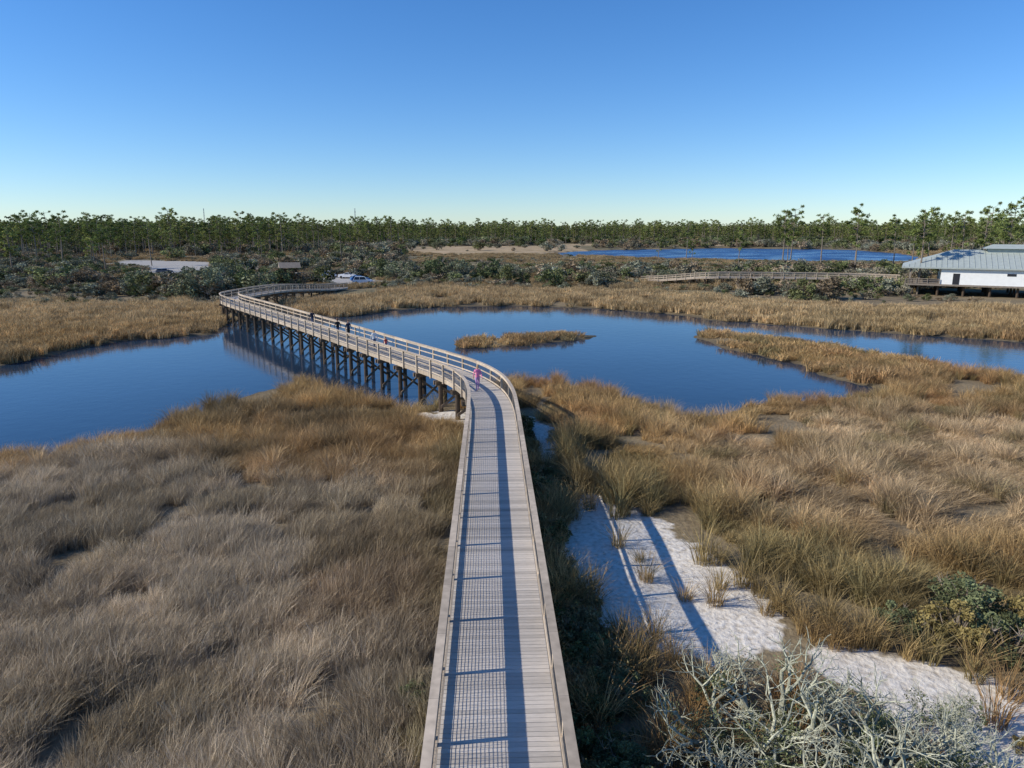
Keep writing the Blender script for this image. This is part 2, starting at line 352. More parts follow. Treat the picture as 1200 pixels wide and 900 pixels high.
def shrub(name,seed,leaf=G_leaf,bark=M_bark,h=1.0,nl=15,npl=60,size=.065,w=.62,bare=.0,lr=(.15,.27),z0=.25):
    R=random.Random(seed);A=Acc()
    for i in range(nl):
        a=R.uniform(0,6.283);r=w*math.sqrt(R.random())*.85; z=h*R.uniform(z0,.85)*(1-.45*(r/w)**2); x,y=r*math.cos(a),r*math.sin(a)
        A.tube((x*.1,y*.1,-.1),(x*.6,y*.6,z*.6),.025,.014,4,1,1,False);A.tube((x*.6,y*.6,z*.6),(x,y,z),.014,.006,4,1,1,False)
        if R.random()<bare:
            for q in range(6): A.tube((x,y,z),(x+R.uniform(-.15,.15),y+R.uniform(-.15,.15),z+R.uniform(.05,.22)),.007,.002,3,1.6,1,False)
        else: leafy(A,x,y,z,R.uniform(*lr),npl,size,R,R.choice([.65,.9,1.1,1.35]))
    return A.mesh(name,[leaf,bark])
C_shrub=proto_coll('scrub_shrub',[shrub('scrub_shrub',s,bare=.15) for s in range(5)])
def pine(name,seed,leaf,h=16.,crown=.45,lean=.03,nlimb=26,needles=26,nw=.07):
    R=random.Random(seed);A=Acc()
    pts=[];bx=R.uniform(-lean,lean);by=R.uniform(-lean,lean)
    for i in range(8):
        t=i/7; pts.append(Vector((bx*h*t+.12*math.sin(t*5+seed),by*h*t+.1*math.cos(t*4+seed),h*t)))
    rr=[.19*(1-.8*i/7)+.01 for i in range(8)]
    for i in range(7): A.tube(pts[i]-Vector((0,0,.2 if i==0 else 0)),pts[i+1],rr[i],rr[i+1],6,1,1,False)
    def tr(t): 
        k=min(6,int(t*7)); return pts[k].lerp(pts[k+1],t*7-k)
    for i in range(nlimb):
        t=1-crown*(R.random()**.8); 
        if R.random()<.12: t=R.uniform(.35,1-crown)
        p=tr(min(t,.995)); a=R.uniform(0,6.283); f=(1-t)/crown; ln=h*(.05+.125*math.sin(min(f,1)*2.4+.35))*R.uniform(.6,1.15)
        e=p+Vector((math.cos(a)*ln,math.sin(a)*ln,ln*R.uniform(.15,.55)))
        mid=p.lerp(e,.55)-Vector((0,0,ln*.06)); A.tube(p,mid,.05,.03,4,1,1,False);A.tube(mid,e,.03,.012,4,1,1,False)
        sh=R.choice([.6,.85,1.05,1.35])
        for q in range(3):
            c=mid.lerp(e,R.uniform(.2,1.05))+Vector((R.gauss(0,.25),R.gauss(0,.25),R.uniform(0,.35)))
            rad=R.uniform(.4,.75)
            for k in range(needles):
                d=Vector((R.gauss(0,1),R.gauss(0,1),R.gauss(.25,.8))).normalized(); s_=d.cross(Vector((R.gauss(0,1),R.gauss(0,1),R.gauss(0,1)))).normalized()*nw
                o=c+d*rad*R.uniform(.05,.45); tip=c+d*rad*R.uniform(.8,1.15)
                A.add([tuple(o-s_),tuple(o+s_),tuple(tip)],[(0,1,2)],sh*R.uniform(.75,1.3),0)
    return A.mesh(name,[leaf,M_bark])
C_pine=proto_coll('slash_pine',[pine('slash_pine',s,G_leaf,h=[15,13,17,14,16][s],crown=[.5,.65,.45,.6,.55][s],nlimb=24,needles=12,nw=.17) for s in range(5)])
def instancer(name,coll,x,y,z,scl,rot,tint,nproto):
    n=len(x); me=bpy.data.meshes.new(name); me.vertices.add(n)
    me.vertices.foreach_set('co',np.stack([x,y,z],1).astype(np.float32).ravel())
    a=me.attributes.new('scl','FLOAT_VECTOR','POINT'); a.data.foreach_set('vector',scl.astype(np.float32).ravel())
    a=me.attributes.new('rot','FLOAT_VECTOR','POINT'); a.data.foreach_set('vector',rot.astype(np.float32).ravel())
    a=me.attributes.new('idx','INT','POINT'); a.data.foreach_set('value',rng.integers(0,nproto,n).astype(np.int32))
    a=me.attributes.new('tint','FLOAT_COLOR','POINT'); a.data.foreach_set('color',np.concatenate([tint,np.ones((n,1))],1).astype(np.float32).ravel())
    o=bpy.data.objects.new(name,me); link(o)
    g=bpy.data.node_groups.new(name+'_scatter','GeometryNodeTree')
    g.interface.new_socket('Geometry',in_out='INPUT',socket_type='NodeSocketGeometry'); g.interface.new_socket('Geometry',in_out='OUTPUT',socket_type='NodeSocketGeometry')
    N=g.nodes;L=g.links; gi=N.new('NodeGroupInput');go=N.new('NodeGroupOutput')
    ip=N.new('GeometryNodeInstanceOnPoints'); ci=N.new('GeometryNodeCollectionInfo'); ci.inputs['Collection'].default_value=coll
    ci.inputs['Separate Children'].default_value=True; ci.inputs['Reset Children'].default_value=True
    def na(nm,t):
        q=N.new('GeometryNodeInputNamedAttribute'); q.data_type=t; q.inputs['Name'].default_value=nm; return [s for s in q.outputs if s.enabled and s.name=='Attribute'][0]
    er=N.new('FunctionNodeEulerToRotation'); L.new(na('rot','FLOAT_VECTOR'),er.inputs[0])
    L.new(gi.outputs[0],ip.inputs['Points']); L.new(ci.outputs[0],ip.inputs['Instance']); ip.inputs['Pick Instance'].default_value=True
    L.new(na('idx','INT'),ip.inputs['Instance Index']); L.new(er.outputs[0],ip.inputs['Rotation']); L.new(na('scl','FLOAT_VECTOR'),ip.inputs['Scale'])
    L.new(ip.outputs[0],go.inputs[0])
    md=o.modifiers.new('scatter','NODES'); md.node_group=g
    return o
def trap(dens_,y0,y1,k=.8,pad=6):
    w0=k*y0+pad;w1=k*y1+pad;n=int((w0+w1)*(y1-y0)*dens_)
    y=y0+(y1-y0)*rng.random(n*2); keep=rng.random(n*2)<(k*y+pad)/w1; y=y[keep][:n]; x=(rng.random(len(y))*2-1)*(k*y+pad); return x,y
GREY=np.array([.495,.41,.295]);GOLD=np.array([.48,.325,.15]);TANC=np.array([.56,.425,.26]);OLIVE=np.array([.25,.22,.105]);BROWN=np.array([.31,.205,.115]);RUST=np.array([.38,.22,.105])
def lerp(a,b,t): return a+(b-a)*t[:,None]
def grass_tint(x,y):
    n1=fbm(x,y,9,21);n2=fbm(x,y,2.2,22);n3=fbm(x,y,25,23);n4=fbm(x,y,5,24);n5=fbm(x,y,1.1,26,2)
    left=x<BWx(y)
    c=np.tile(GREY,(len(x),1))
    c=lerp(c,GOLD,np.where(left,sstep(30,42,y+(n1-.5)*22),1.))
    c=lerp(c,BROWN,.5*sstep(.5,.72,n1)); c=lerp(c,RUST,(~left)*.65*sstep(.48,.62,n4))
    c=lerp(c,np.array([.25,.20,.12]),left*.55*sstep(.55,.7,n4))
    dl=np.clip(1-(BWx(y)-x)/4,0,1)*left; c=lerp(c,OLIVE,dl*.75*sstep(.35,.6,n2))
    tanm=(~left)*sstep(7,13,x)*sstep(24,30,y)*(1-sstep(44,52,y))*sstep(.3,.55,n1+.12); c=lerp(c,TANC,tanm*.8)
    ol=(~left)*(1-sstep(1.5,5.,reed_d(x,y))); c=lerp(c,OLIVE,ol*.6)
    c=lerp(c,OLIVE,.4*sstep(.6,.8,n3)*(y>40))
    c=lerp(c,OLIVE*.85,(rng.random(len(x))<.14)*.7*(~left))
    far=sstep(70,110,y); c=lerp(c,np.array([.50,.375,.21]),far*.8)
    return c*(.42+.75*n2+.35*n5)[:,None]*(.82+.36*rng.random(len(x)))[:,None]
_o=np.argsort(BW.p[:,1])
def BWx(y): return np.interp(y,BW.p[_o,1],BW.p[_o,0])
REED=[(3.2,38),(4.6,32),(6.8,27),(9.2,23.6),(11,21.8),(14,20.6),(20,19)]
BUSH=[(13.2,19.2),(14.6,18.6),(11.9,19.8),(15.8,19.4),(14.4,20.3)]
def reed_d(x,y):
    return np.abs(sdf(x,y,REED+REED[::-1]))
def do_grass(name,coll,np_,x,y,hs,lean_field=False,sc=(.8,1.25),wmin=.35,extra=None,sandgap=.25,tintf=grass_tint,tintmul=1.,bdmin=1.7):
    wdd=water_d(x,y);sd=sand_m(x,y)+(fbm(x,y,1.5,31)-.5)*2.6; bd=bw_d(x,y)
    k=(wdd>wmin)&((sd>sandgap)|((rng.random(len(x))<.08)&(y<60)))&((bd>bdmin)|(rng.random(len(x))<.15))
    for bx,by in BUSH: k&=np.hypot(x-bx,y-by-.0)>1.
    if extra is not None: k&=extra(x,y)
    x,y=x[k],y[k];z=height(x,y); n=len(x)
    if not n: return
    h=hs(x,y)*(sc[0]+(sc[1]-sc[0])*rng.random(n)); w=.55+.45*h
    isl=(sdf(x,y,ISLAND)<2)|((x>21)&(x<46)&(y>62)&(y<92)&(sdf(x,y,POND)<8)); h=np.where(isl,h*.6,h)
    if lean_field: rz=(fbm(x,y,7,41)-.5)*6+rng.normal(0,.5,n)+.3
    else: rz=rng.random(n)*6.283
    rot=np.stack([rng.normal(0,.05,n),rng.normal(0,.05,n),rz],1)
    instancer(name,coll,x,y,z-.02,np.stack([w,w,h],1),rot,tintf(x,y)*tintmul,np_)
matzone=lambda x,y:(x>BWx(y)+4)*(sstep(.36,.5,fbm(x,y,9,21)+.1*(x>9)))*(y>22)*(y<52)*(reed_d(x,y)>1.8)>.5
x,y=trap(.95,6,24); x2,y2=trap(.75,24,47); x=np.concatenate([x,x2]);y=np.concatenate([y,y2])
do_grass('marsh_grass',C_fine,5,x,y,lambda x,y:.65+.75*fbm(x,y,2.,51),True,extra=lambda x,y:(x<BWx(y)),wmin=.9,bdmin=2.2)
do_grass('matted_marsh_grass',C_mat,4,*trap(.55,20,54),lambda x,y:.65+.6*fbm(x,y,3,52),True,extra=matzone,wmin=.9,sandgap=.8,bdmin=2.4)
def tuftzone(x,y): 
    n=fbm(x,y,2.6,61,2); right=x>BWx(y)
    return np.where(right,((~matzone(x,y))&(n>.40))|(n>.60),(y>33+(n-.5)*12)&(n>.42))
x,y=trap(4.6,14,40); x2,y2=trap(2.6,40,72); x=np.concatenate([x,x2]);y=np.concatenate([y,y2])
do_grass('marsh_reeds',C_reed,4,x,y,lambda x,y:.50+.95*fbm(x,y,2.6,61,2)+.3*(reed_d(x,y)<1.6),sc=(.6,1.45),extra=lambda x,y:tuftzone(x,y)&((y>19)|(rng.random(len(x))<.35)))
x,y=trap(.62,60,178,.85,10)
goldpoly=[(-46,62),(-46,100),(-36,124),(-27,138),(-18,148),(4,152),(28,144),(39,132),(48.5,120),(58.6,114),(75,112),(110,112),(120,60),(60,50),(-40,60)]
bandz=lambda x,y:((sdf(x,y,goldpoly)<(fbm(x,y,10,71)-.5)*8)|((x<-42)&(y<122+(fbm(x,y,12,72)-.5)*20)))&(fbm(x,y,5,73)>.33)
do_grass('tall_bank_grass',C_band,4,x,y,lambda x,y:.65+.7*fbm(x,y,6,74),extra=bandz,wmin=.7,tintmul=1.05)
x,y=trap(.12,150,460,.85,10)
do_grass('dry_field_grass',C_band,4,x,y,lambda x,y:.6+.7*fbm(x,y,6,74),wmin=1.,extra=lambda x,y:(tan_m(x,y)>0)&(fbm(x,y,18,75)>.45),tintmul=.8)
# ---- scrub
def scrub_tint(x,y):
    n=len(x);pal=np.array([[.16,.17,.10],[.23,.235,.165],[.12,.14,.06],[.26,.235,.165],[.25,.19,.12],[.17,.18,.08],[.21,.215,.155],[.27,.21,.14]])
    return pal[rng.integers(0,len(pal),n)]*(.75+.6*rng.random(n))[:,None]
def lowview(x,y):
    """open, low-cover ground in front of the lake, the dry field and the sand lot"""
    q=x/y; return ((y>208)&(q>-.15)&(q<.60)&(y<420))|((q>-.58)&(q<-.42)&(y>160)&(y<300))
def scatter_scrub(name,x,y,hs,cond,mul=1.,tintf=scrub_tint):
    k=(water_d(x,y)>1.)&(sand_m(x,y)>1.)&(bw_d(x,y)>2.8)&cond(x,y)
    lv=lowview(x,y)
    x,y,lv=x[k],y[k],lv[k];n=len(x)
    h=hs(x,y)*(.5+rng.random(n)); cap=np.clip(13-(y/415.)*12.2,.5,9)*(.5+.5*rng.random(n)); h=np.where(lv,np.minimum(h,np.where(y<300,np.clip(cap*.35,.8,3),1.)),h); w=h*(.85+.6*rng.random(n)); w=np.where(lv,w*1.5,w)
    instancer(name,C_shrub,x,y,height(x,y)-.05,np.stack([w,w,h],1),np.stack([0*x,0*x,rng.random(n)*6.28],1),tintf(x,y)*mul,5)
BLD=(97,138)
def notb(x,y): return (np.hypot((x-BLD[0])/21,(y-BLD[1])/16)>1)&(pier_d(x,y)>3)
def midz(x,y):
    start=np.where(x<-45,130,np.where(x<-15,166,np.where(x<40,158,132)))+(fbm(x,y,14,81)-.5)*22
    return (y>start)&(fbm(x,y,14,82)>.43)&(tan_m(x,y)>2)&notb(x,y)
scatter_scrub('scrub_oak_thicket',*trap(.05,125,300,.85,20),lambda x,y:2.+2.4*fbm(x,y,20,83),midz)
scatter_scrub('distant_scrub',*trap(.014,280,600,.85,20),lambda x,y:3.+3*fbm(x,y,30,84),lambda x,y:((tan_m(x,y)>2)|(rng.random(len(x))<.16))&(fbm(x,y,40,85)>.40))
scatter_scrub('low_scrub',*trap(.06,110,260,.85,20),lambda x,y:.8+.9*fbm(x,y,20,83),lambda x,y:(y>np.where(x<-45,116,np.where(x<-12,152,np.where(x<40,148,122))))&notb(x,y))
def dark_t(x,y): return scrub_tint(x,y)*.85*np.array([.9,1.05,.8])
x,y=trap(.0065,560,1300,.75,60); k=(tan_m(x,y)>6); x,y=x[k],y[k]; n=len(x); h=rng.uniform(4,8,n)
instancer('forest_understory',C_shrub,x,y,height(x,y),np.stack([h*1.3,h*1.3,h],1),np.stack([0*x,0*x,rng.random(n)*6.28],1),dark_t(x,y),5)
def und_t(x,y):
    pal=np.array([[.15,.15,.065],[.22,.18,.085],[.12,.135,.055],[.28,.21,.11]]); return pal[rng.integers(0,4,len(x))]*(.85+.5*rng.random(len(x)))[:,None]
n=330; yy=rng.uniform(11,44,n); xx=BWx(yy)+rng.uniform(1.5,3.4,n)
k=(water_d(xx,yy)>.6)&(sand_m(xx,yy)>-.1); xx,yy=xx[k],yy[k]; n=len(xx); h=rng.uniform(.5,1.15,n)
instancer('understory_shrubs',C_shrub,xx,yy,height(xx,yy)-.05,np.stack([h*.9,h*.9,h],1),np.stack([0*xx,0*xx,rng.random(n)*6.28],1),und_t(xx,yy),5)
# ---- individual oaks
OAKL=[foliage('live_oak_leaf',(.20,.215,.135),.1),foliage('live_oak_leaf_dark',(.13,.155,.075),.1)]
om=[shrub('live_oak_tree',300+s,leaf=OAKL[s%2],nl=44,npl=75,size=.04,w=.8,bare=.08,lr=(.10,.19),z0=.2) for s in range(4)]
for i,(px,py,s) in enumerate([(-58,133,6.2),(-52,142,6.8),(-64,147,6.5),(-49,150,5.8),(-71,139,5.5),(-78,150,5.),(-27,176,6.2),(-20,183,7.2),(-13,178,6.2),(-6,187,6.),(0,180,5.),(-31,187,6.6),(12,190,5),(21,200,5),(38,176,3.8),(48,171,4.5),(56,176,4.8),(67,168,4.4),(118,116,3.2),(70,140,2.6),(-66,162,6)]):
    o=bpy.data.objects.new('live_oak_tree',om[i%4]); link(o); o.location=(px,py,float(height(px,py))-.1); o.scale=(s*.95,s*.95,s); o.rotation_euler=(0,0,i*2.1)
# ---- pines
def pine_tint(x,y):
    n=len(x);g=rng.random(n); return lerp(np.tile([.14,.18,.058],(n,1)),np.array([.26,.275,.09]),g)*(.8+.4*rng.random(n))[:,None]
def scatter_pines(name,x,y,cond,s0=.8,s1=1.25):
    k=(water_d(x,y)>4)&(tan_m(x,y)>4)&cond(x,y)&(sand_m(x,y)>4); x,y=x[k],y[k];n=len(x); s=s0+(s1-s0)*rng.random(n)**1.3
    instancer(name,C_pine,x,y,height(x,y),np.stack([s*1.2,s*1.2,s],1),np.stack([0*x,0*x,rng.random(n)*6.28],1),pine_tint(x,y),5)
scatter_pines('distant_pine_forest',*trap(.009,330,1000,.8,60),lambda x,y:(y>np.where(x<-110,330,np.where(x<-70,450,590)))&((x<60)|(y>560))&(fbm(x,y,60,91)>.30),.65,1.35)
scatter_pines('distant_pines_on_horizon',*trap(.0016,1000,2400,.8,60),lambda x,y:x==x,.9,1.4)
scatter_pines('scattered_pines',*trap(.0035,190,420,.8,20),lambda x,y:(fbm(x,y,45,92)>.46)&((x/y<-.34)|(x/y>.6)),.5,1.05)
PM=foliage('pine_needles',(.18,.215,.07),.15)
pm=[pine('pine_tree',50+s,PM,h=15,crown=[.35,.5,.42][s],nlimb=28,needles=24,nw=.09) for s in range(3)]
TR_=[(80.5,214,1.18),(86.5,223,1.22),(100,232,1.15),(98,205,1.1),(106.5,223,1.25),(79.5,139.5,1.08),(96,168,.95),(112,164,.95),(79.8,330,1.2),(52,255,.7),(118,180,1.05),(-122,215,.9),(-135,232,1.05),(-150,240,1.15),(-62,262,.9),(60,240,.65),(-95,270,.9),(-165,250,1.2),
 (128,205,1.15),(140,212,1.25),(150,222,1.0),(133,230,1.25),(120,226,1.05),(146,240,1.2),(106,190,.9),(92,240,1.05),(157,232,1.2),(72,228,.85),(-180,265,1.2),(-128,255,1.0),(108.5,158,.98),(135,196,1.3),(125,190,1.0)]
for i,(px,py,s) in enumerate(TR_):
    o=bpy.data.objects.new('pine_tree',pm[i%3]); link(o); o.location=(px,py,float(height(px,py))); o.scale=(s,s,s); o.rotation_euler=(0,0,i*1.7)
# ---- foreground lichen shrubs
LF=foliage('wax_myrtle_leaf',(.17,.19,.095),.2); LF2=foliage('wax_myrtle_leaf_golden',(.27,.215,.085),.25)
def dead_shrub(name,loc,h,seed,leafn=14,leaf=LF):
    R=random.Random(seed);A=Acc()
    def grow(p,d,r,ln,lv):
        q=p
        for s in range(3):
            d=(d+Vector((R.gauss(0,.3),R.gauss(0,.3),R.gauss(.03,.2)))).normalized(); q2=q+d*ln/3; A.tube(q,q2,r,r*.86,6 if lv<2 else 4,R.uniform(.7,1.3),0,False); q=q2;r*=.86
            if lv<3 and s>0 :
                for _ in range(1 if R.random()<.75 else 2):
                    nd=(d+Vector((R.gauss(0,.75),R.gauss(0,.75),R.gauss(.1,.4)))).normalized(); grow(q,nd,r*.66,ln*R.uniform(.5,.78),lv+1)
            elif lv==3 and R.random()<.5:
                nd=(d+Vector((R.gauss(0,.8),R.gauss(0,.8),R.gauss(.1,.4)))).normalized(); A.tube(q,q+nd*.11,r*.7,.003,3,1.1,0,False)
        if lv<3: grow(q,(d+Vector((R.gauss(0,.4),R.gauss(0,.4),.1))).normalized(),r*.78,ln*.65,lv+1)
    for i in range(5):
        a=i*1.257+R.uniform(-.4,.4); grow(Vector((R.uniform(-.25,.25),R.uniform(-.25,.25),-.1)),Vector((math.cos(a)*.75,math.sin(a)*.75,1.1)).normalized(),.075*h/2,h*.49,0)
    for i in range(leafn):
        a=R.uniform(0,6.283);r=R.uniform(.1,1.2)*h*.52; leafy(A,r*math.cos(a),r*math.sin(a),h*R.uniform(.1,.52),R.uniform(.2,.38),110,.038,R,R.choice([.6,.9,1.1,1.4]),.8,1)
    return A.obj(name,[M_lichen,leaf],loc=(loc[0],loc[1],float(height(*loc))))
for i,(p,h,l) in enumerate([((4.9,14.6),2.5,30),((6.7,15.0),2.9,32),((8.4,14.2),2.4,30),((5.8,12.6),2.3,30),((7.6,12.2),2.5,28),((9.8,13.4),2.0,22),((4.0,12.6),1.9,22),((9.6,11.9),1.9,20),((5.7,16.8),1.4,12),((10.9,15.6),1.3,10)]):
    dead_shrub('lichen_oak_shrub',p,h,100+i,l)
BL=[((13.2,19.2),1.7,LF2),((14.6,18.6),1.9,LF),((11.9,19.8),1.3,LF),((15.8,19.4),1.9,LF2),((14.4,20.3),2.0,LF),((3.1,16.4),1.1,LF),((2.5,13.8),1.2,LF),((-3.3,13.2),.8,LF2),((-2.6,16.5),.7,LF),((11.2,12.6),.9,LF),((12.4,14.8),.6,LF2),((2.3,18.5),1.0,LF),((2.1,11.8),1.2,LF)]
for i,(p,h,cl) in enumerate(BL):
    o=bpy.data.objects.new('wax_myrtle_bush',shrub('wax_myrtle_bush',200+i,leaf=cl,nl=40,npl=110,size=.034,w=.6,bare=.15,lr=(.09,.18),z0=.15)); link(o); o.location=(*p,float(height(*p))-.05); o.scale=(h,h,h)
# ------------------------------------------------------------------ pavilion
W=mat('white_painted_wall',(.82,.82,.79),.6,.05,2,shade=False); RF=mat('metal_roof_grey_green',(.38,.42,.39),.6,.1,1.5,spec=.3,shade=False)
DK=mat('dark_opening',(.03,.03,.035),.4,.1,2,shade=False); TR=mat('pavilion_trim_wood',(.24,.20,.16),.8,.2,2)
def pavilion():
    root=empty('pavilion_building',(BLD[0],BLD[1],0),math.radians(-29))
    a=Acc();
    for x in np.arange(-17,17.1,4.25):
        for y in(-7.5,-2.5,2.5,7.5): a.tube((x,y,-.5),(x,y,2.6),.22,.2,8,1)
    a.obj('piles',[M_wood_dark],root)
    a=Acc(); a.box(-18.5,18.5,-8.6,8.5,2.6,2.9)
    for x in np.arange(-18.4,-12.6,1.9):
        a.box(x-.06,x+.06,-8.5,-8.38,2.9,3.95)
    for x in np.arange(-18.4,18.5,2.3): a.box(x-.06,x+.06,8.3,8.42,2.9,3.95)
    for z in(3.1,3.45,3.8):
        a.box(-18.3,-12.7,-8.36,-8.30,z,z+.12); a.box(-18.3,18.3,8.22,8.28,z,z+.12)
    for z in(3.1,3.45,3.8): a.box(-18.43,-18.37,-8.2,8.2,z,z+.12)
    a.obj('floor_and_railing',[TR],root)
    a=Acc(); a.box(-12.5,17.5,-8.2,6.5,2.91,5.9)
    a.obj('walls',[W],root)
    a=Acc()
    for x in(-10.5,14): a.box(x,x+1.1,-8.24,-8.16,2.95,5.0)
    for x in(-2,1.2): a.box(x,x+1.4,-8.24,-8.16,4.7,5.15)
    a.box(-12.54,-12.46,-1,.4,2.95,5.0); a.obj('doors_and_windows',[DK],root)
    a=Acc()
    for x in np.arange(-17.5,17.6,5): a.box(x-.14,x+.14,7.7,7.98,2.91,5.84)
    for y in(-8,-2.6,2.6): a.box(-17.8,-17.52,y-.14,y+.14,2.91,5.84)
    a.obj('columns',[TR],root)
    a=Acc()
    e=6.1; x0,x1,y0,y1=-19.2,19.2,-8.9,9.3; r=9.3; rx=10.5
    a.add([(x0,y0,e),(x1,y0,e),(x1,y1,e),(x0,y1,e),(-rx,0,r),(rx,0,r)],[(0,1,5,4),(2,3,4,5),(3,0,4),(1,2,5)])
    a.add([(x0,y0,e-.25),(x1,y0,e-.25),(x1,y1,e-.25),(x0,y1,e-.25)],[(3,2,1,0)])
    for k in range(4):
        c=[(x0,y0),(x1,y0),(x1,y1),(x0,y1)];p,q=c[k],c[(k+1)%4]; a.add([(p[0],p[1],e-.25),(q[0],q[1],e-.25),(q[0],q[1],e),(p[0],p[1],e)],[(0,1,2,3)])
    for x in np.arange(-18.9,19.,.9):
        t=min(1,(19.2-abs(x))/8.7); zt=e+(r-e)*t
        for ye in(y0,y1):
            yt=ye*(1-t); a.hexa([(x-.025,ye,e+.01),(x+.025,ye,e+.01),(x+.025,yt,zt+.01),(x-.025,yt,zt+.01),(x-.025,ye,e+.07),(x+.025,ye,e+.07),(x+.025,yt,zt+.07),(x-.025,yt,zt+.07)],.85)
    a.box(-5,5,-1.6,1.6,r-.9,r+.25,1.2); a.add([(-5.8,-2.3,r+.26),(5.8,-2.3,r+.26),(5.8,2.3,r+.26),(-5.8,2.3,r+.26),(-4.2,0,r+1.05),(4.2,0,r+1.05)],[(0,1,5,4),(2,3,4,5),(3,0,4),(1,2,5),(3,2,1,0)])
    a.obj('hip_roof',[RF],root)
pavilion()
# ------------------------------------------------------------------ vehicles, kiosk, mast
TY=mat('tyre_rubber',(.03,.03,.03),.9,.1,3,shade=False); GL=mat('vehicle_glass',(.02,.025,.03),.08,.05,2,spec=.6,shade=False); LT=mat('lamp_lens',(.6,.55,.5),.2,.05,2,shade=False)
def vehicle(name,loc,rz,col,kind='suv'):
    root=empty(name,(loc[0],loc[1],float(height(*loc))+.02),rz); pm_=mat(name+'_paint',col,.3,.03,1,spec=.5,shade=False)
    H=1.75 if kind=='suv' else 1.45
    prof=[(-2.3,.35),(-2.32,.85),(-2.2,1.02),(-1.9,1.06),(1.15,1.06),(2.05,.92),(2.28,.75),(2.3,.38)]
    a=Acc(); n=len(prof)
    a.add([(x,-.9,z) for x,z in prof]+[(x,.9,z) for x,z in prof],[tuple(range(n)),tuple(range(2*n-1,n-1,-1))]+[(i,i+n,(i+1)%n+n,(i+1)%n) for i in range(n)])
    back=-2.1 if kind!='pickup' else -.6
    a.box(back+.35,.35,-.68,.68,H-.05,H)
    for x0,x1 in((back+.05,back+.3),(-.75,-.65),(.95,.45)):
        for y in(-1,1): a.tube((x0,y*.84,1.05),(x1 if x1!=back+.3 else back+.35,y*.67,H-.03),.045,.04,5)
    for y in(-1,1):
        for x in(-1.45,1.45): a.tube((x,y*.7,.42),(x,y*.915,.42),.43,.43,16)
    a.box(1.0,1.2,-1.05,-.9,1.02,1.15); a.box(1.0,1.2,.9,1.05,1.02,1.15)
    o=a.obj('body',[pm_],root); bv=o.modifiers.new('b','BEVEL'); bv.width=.03; bv.segments=2
    a=Acc(); a.hexa([(back,-.86,1.05),(1.1,-.86,1.05),(1.1,.86,1.05),(back,.86,1.05),(back+.35,-.66,H-.06),(.38,-.66,H-.06),(.38,.66,H-.06),(back+.35,.66,H-.06)]); a.obj('windows',[GL],root)
    a=Acc()
    for y in(-1,1):
        for x in(-1.45,1.45): a.tube((x,y*.68,.34),(x,y*.93,.34),.34,.34,18)
    a.obj('wheels',[TY],root)
    a=Acc(); a.box(2.24,2.31,-.8,-.45,.68,.8);a.box(2.24,2.31,.45,.8,.68,.8); a.obj('headlamps',[LT],root)
vehicle('parked_car',(-49,190),.3,(.75,.75,.75)); vehicle('parked_car',(-54,183),1.1,(.04,.045,.05)); vehicle('parked_pickup_truck',(-43,187),-.2,(.7,.7,.7),'pickup')
vehicle('parked_car',(-35.1,168),.15,(.65,.68,.72)); vehicle('parked_car',(-37,174),.4,(.02,.12,.35),'sedan'); vehicle('parked_car',(30.8,184),.1,(.78,.78,.76))
vehicle('parked_car',(-100,206),.5,(.10,.11,.13),'sedan')
def kiosk():
    root=empty('information_kiosk',(-59,190,float(height(-59,190))),.4); a=Acc()
    for x in(-2,2):
        for y in(-1.5,1.5): a.box(x-.1,x+.1,y-.1,y+.1,-.1,2.7)
    a.box(-1.9,1.9,1.4,1.5,.9,2.3); a.obj('posts_and_board',[M_wood_dark],root)
    a=Acc(); a.add([(-2.7,-2.3,2.65),(2.7,-2.3,2.65),(2.7,2.3,2.65),(-2.7,2.3,2.65),(-2.7,0,4),(2.7,0,4)],[(0,1,5,4),(2,3,4,5),(3,0,4),(1,2,5),(3,2,1,0)]); a.obj('gable_roof',[TR],root)
kiosk()
ST=mat('galvanised_steel',(.3,.31,.33),.5,.1,1,metal=.5,shade=False)
def mast(x,y,h):
    a=Acc(); L3=[(math.cos(k*2.094)*.9,math.sin(k*2.094)*.9) for k in range(3)]
    for k in range(3):
        p,q=L3[k],L3[(k+1)%3]; a.tube((p[0],p[1],0),(p[0]*.4,p[1]*.4,h),.14,.1,4)
        for j in range(int(h/3)):
            z=j*3; f=1-.6*z/h; g=1-.6*(z+3)/h; a.tube((p[0]*f,p[1]*f,z),(q[0]*g,q[1]*g,z+3),.06,.06,3)
    a.obj('radio_mast',[ST],loc=(x,y,0))
mast(-138,640,32); mast(-330,780,36)
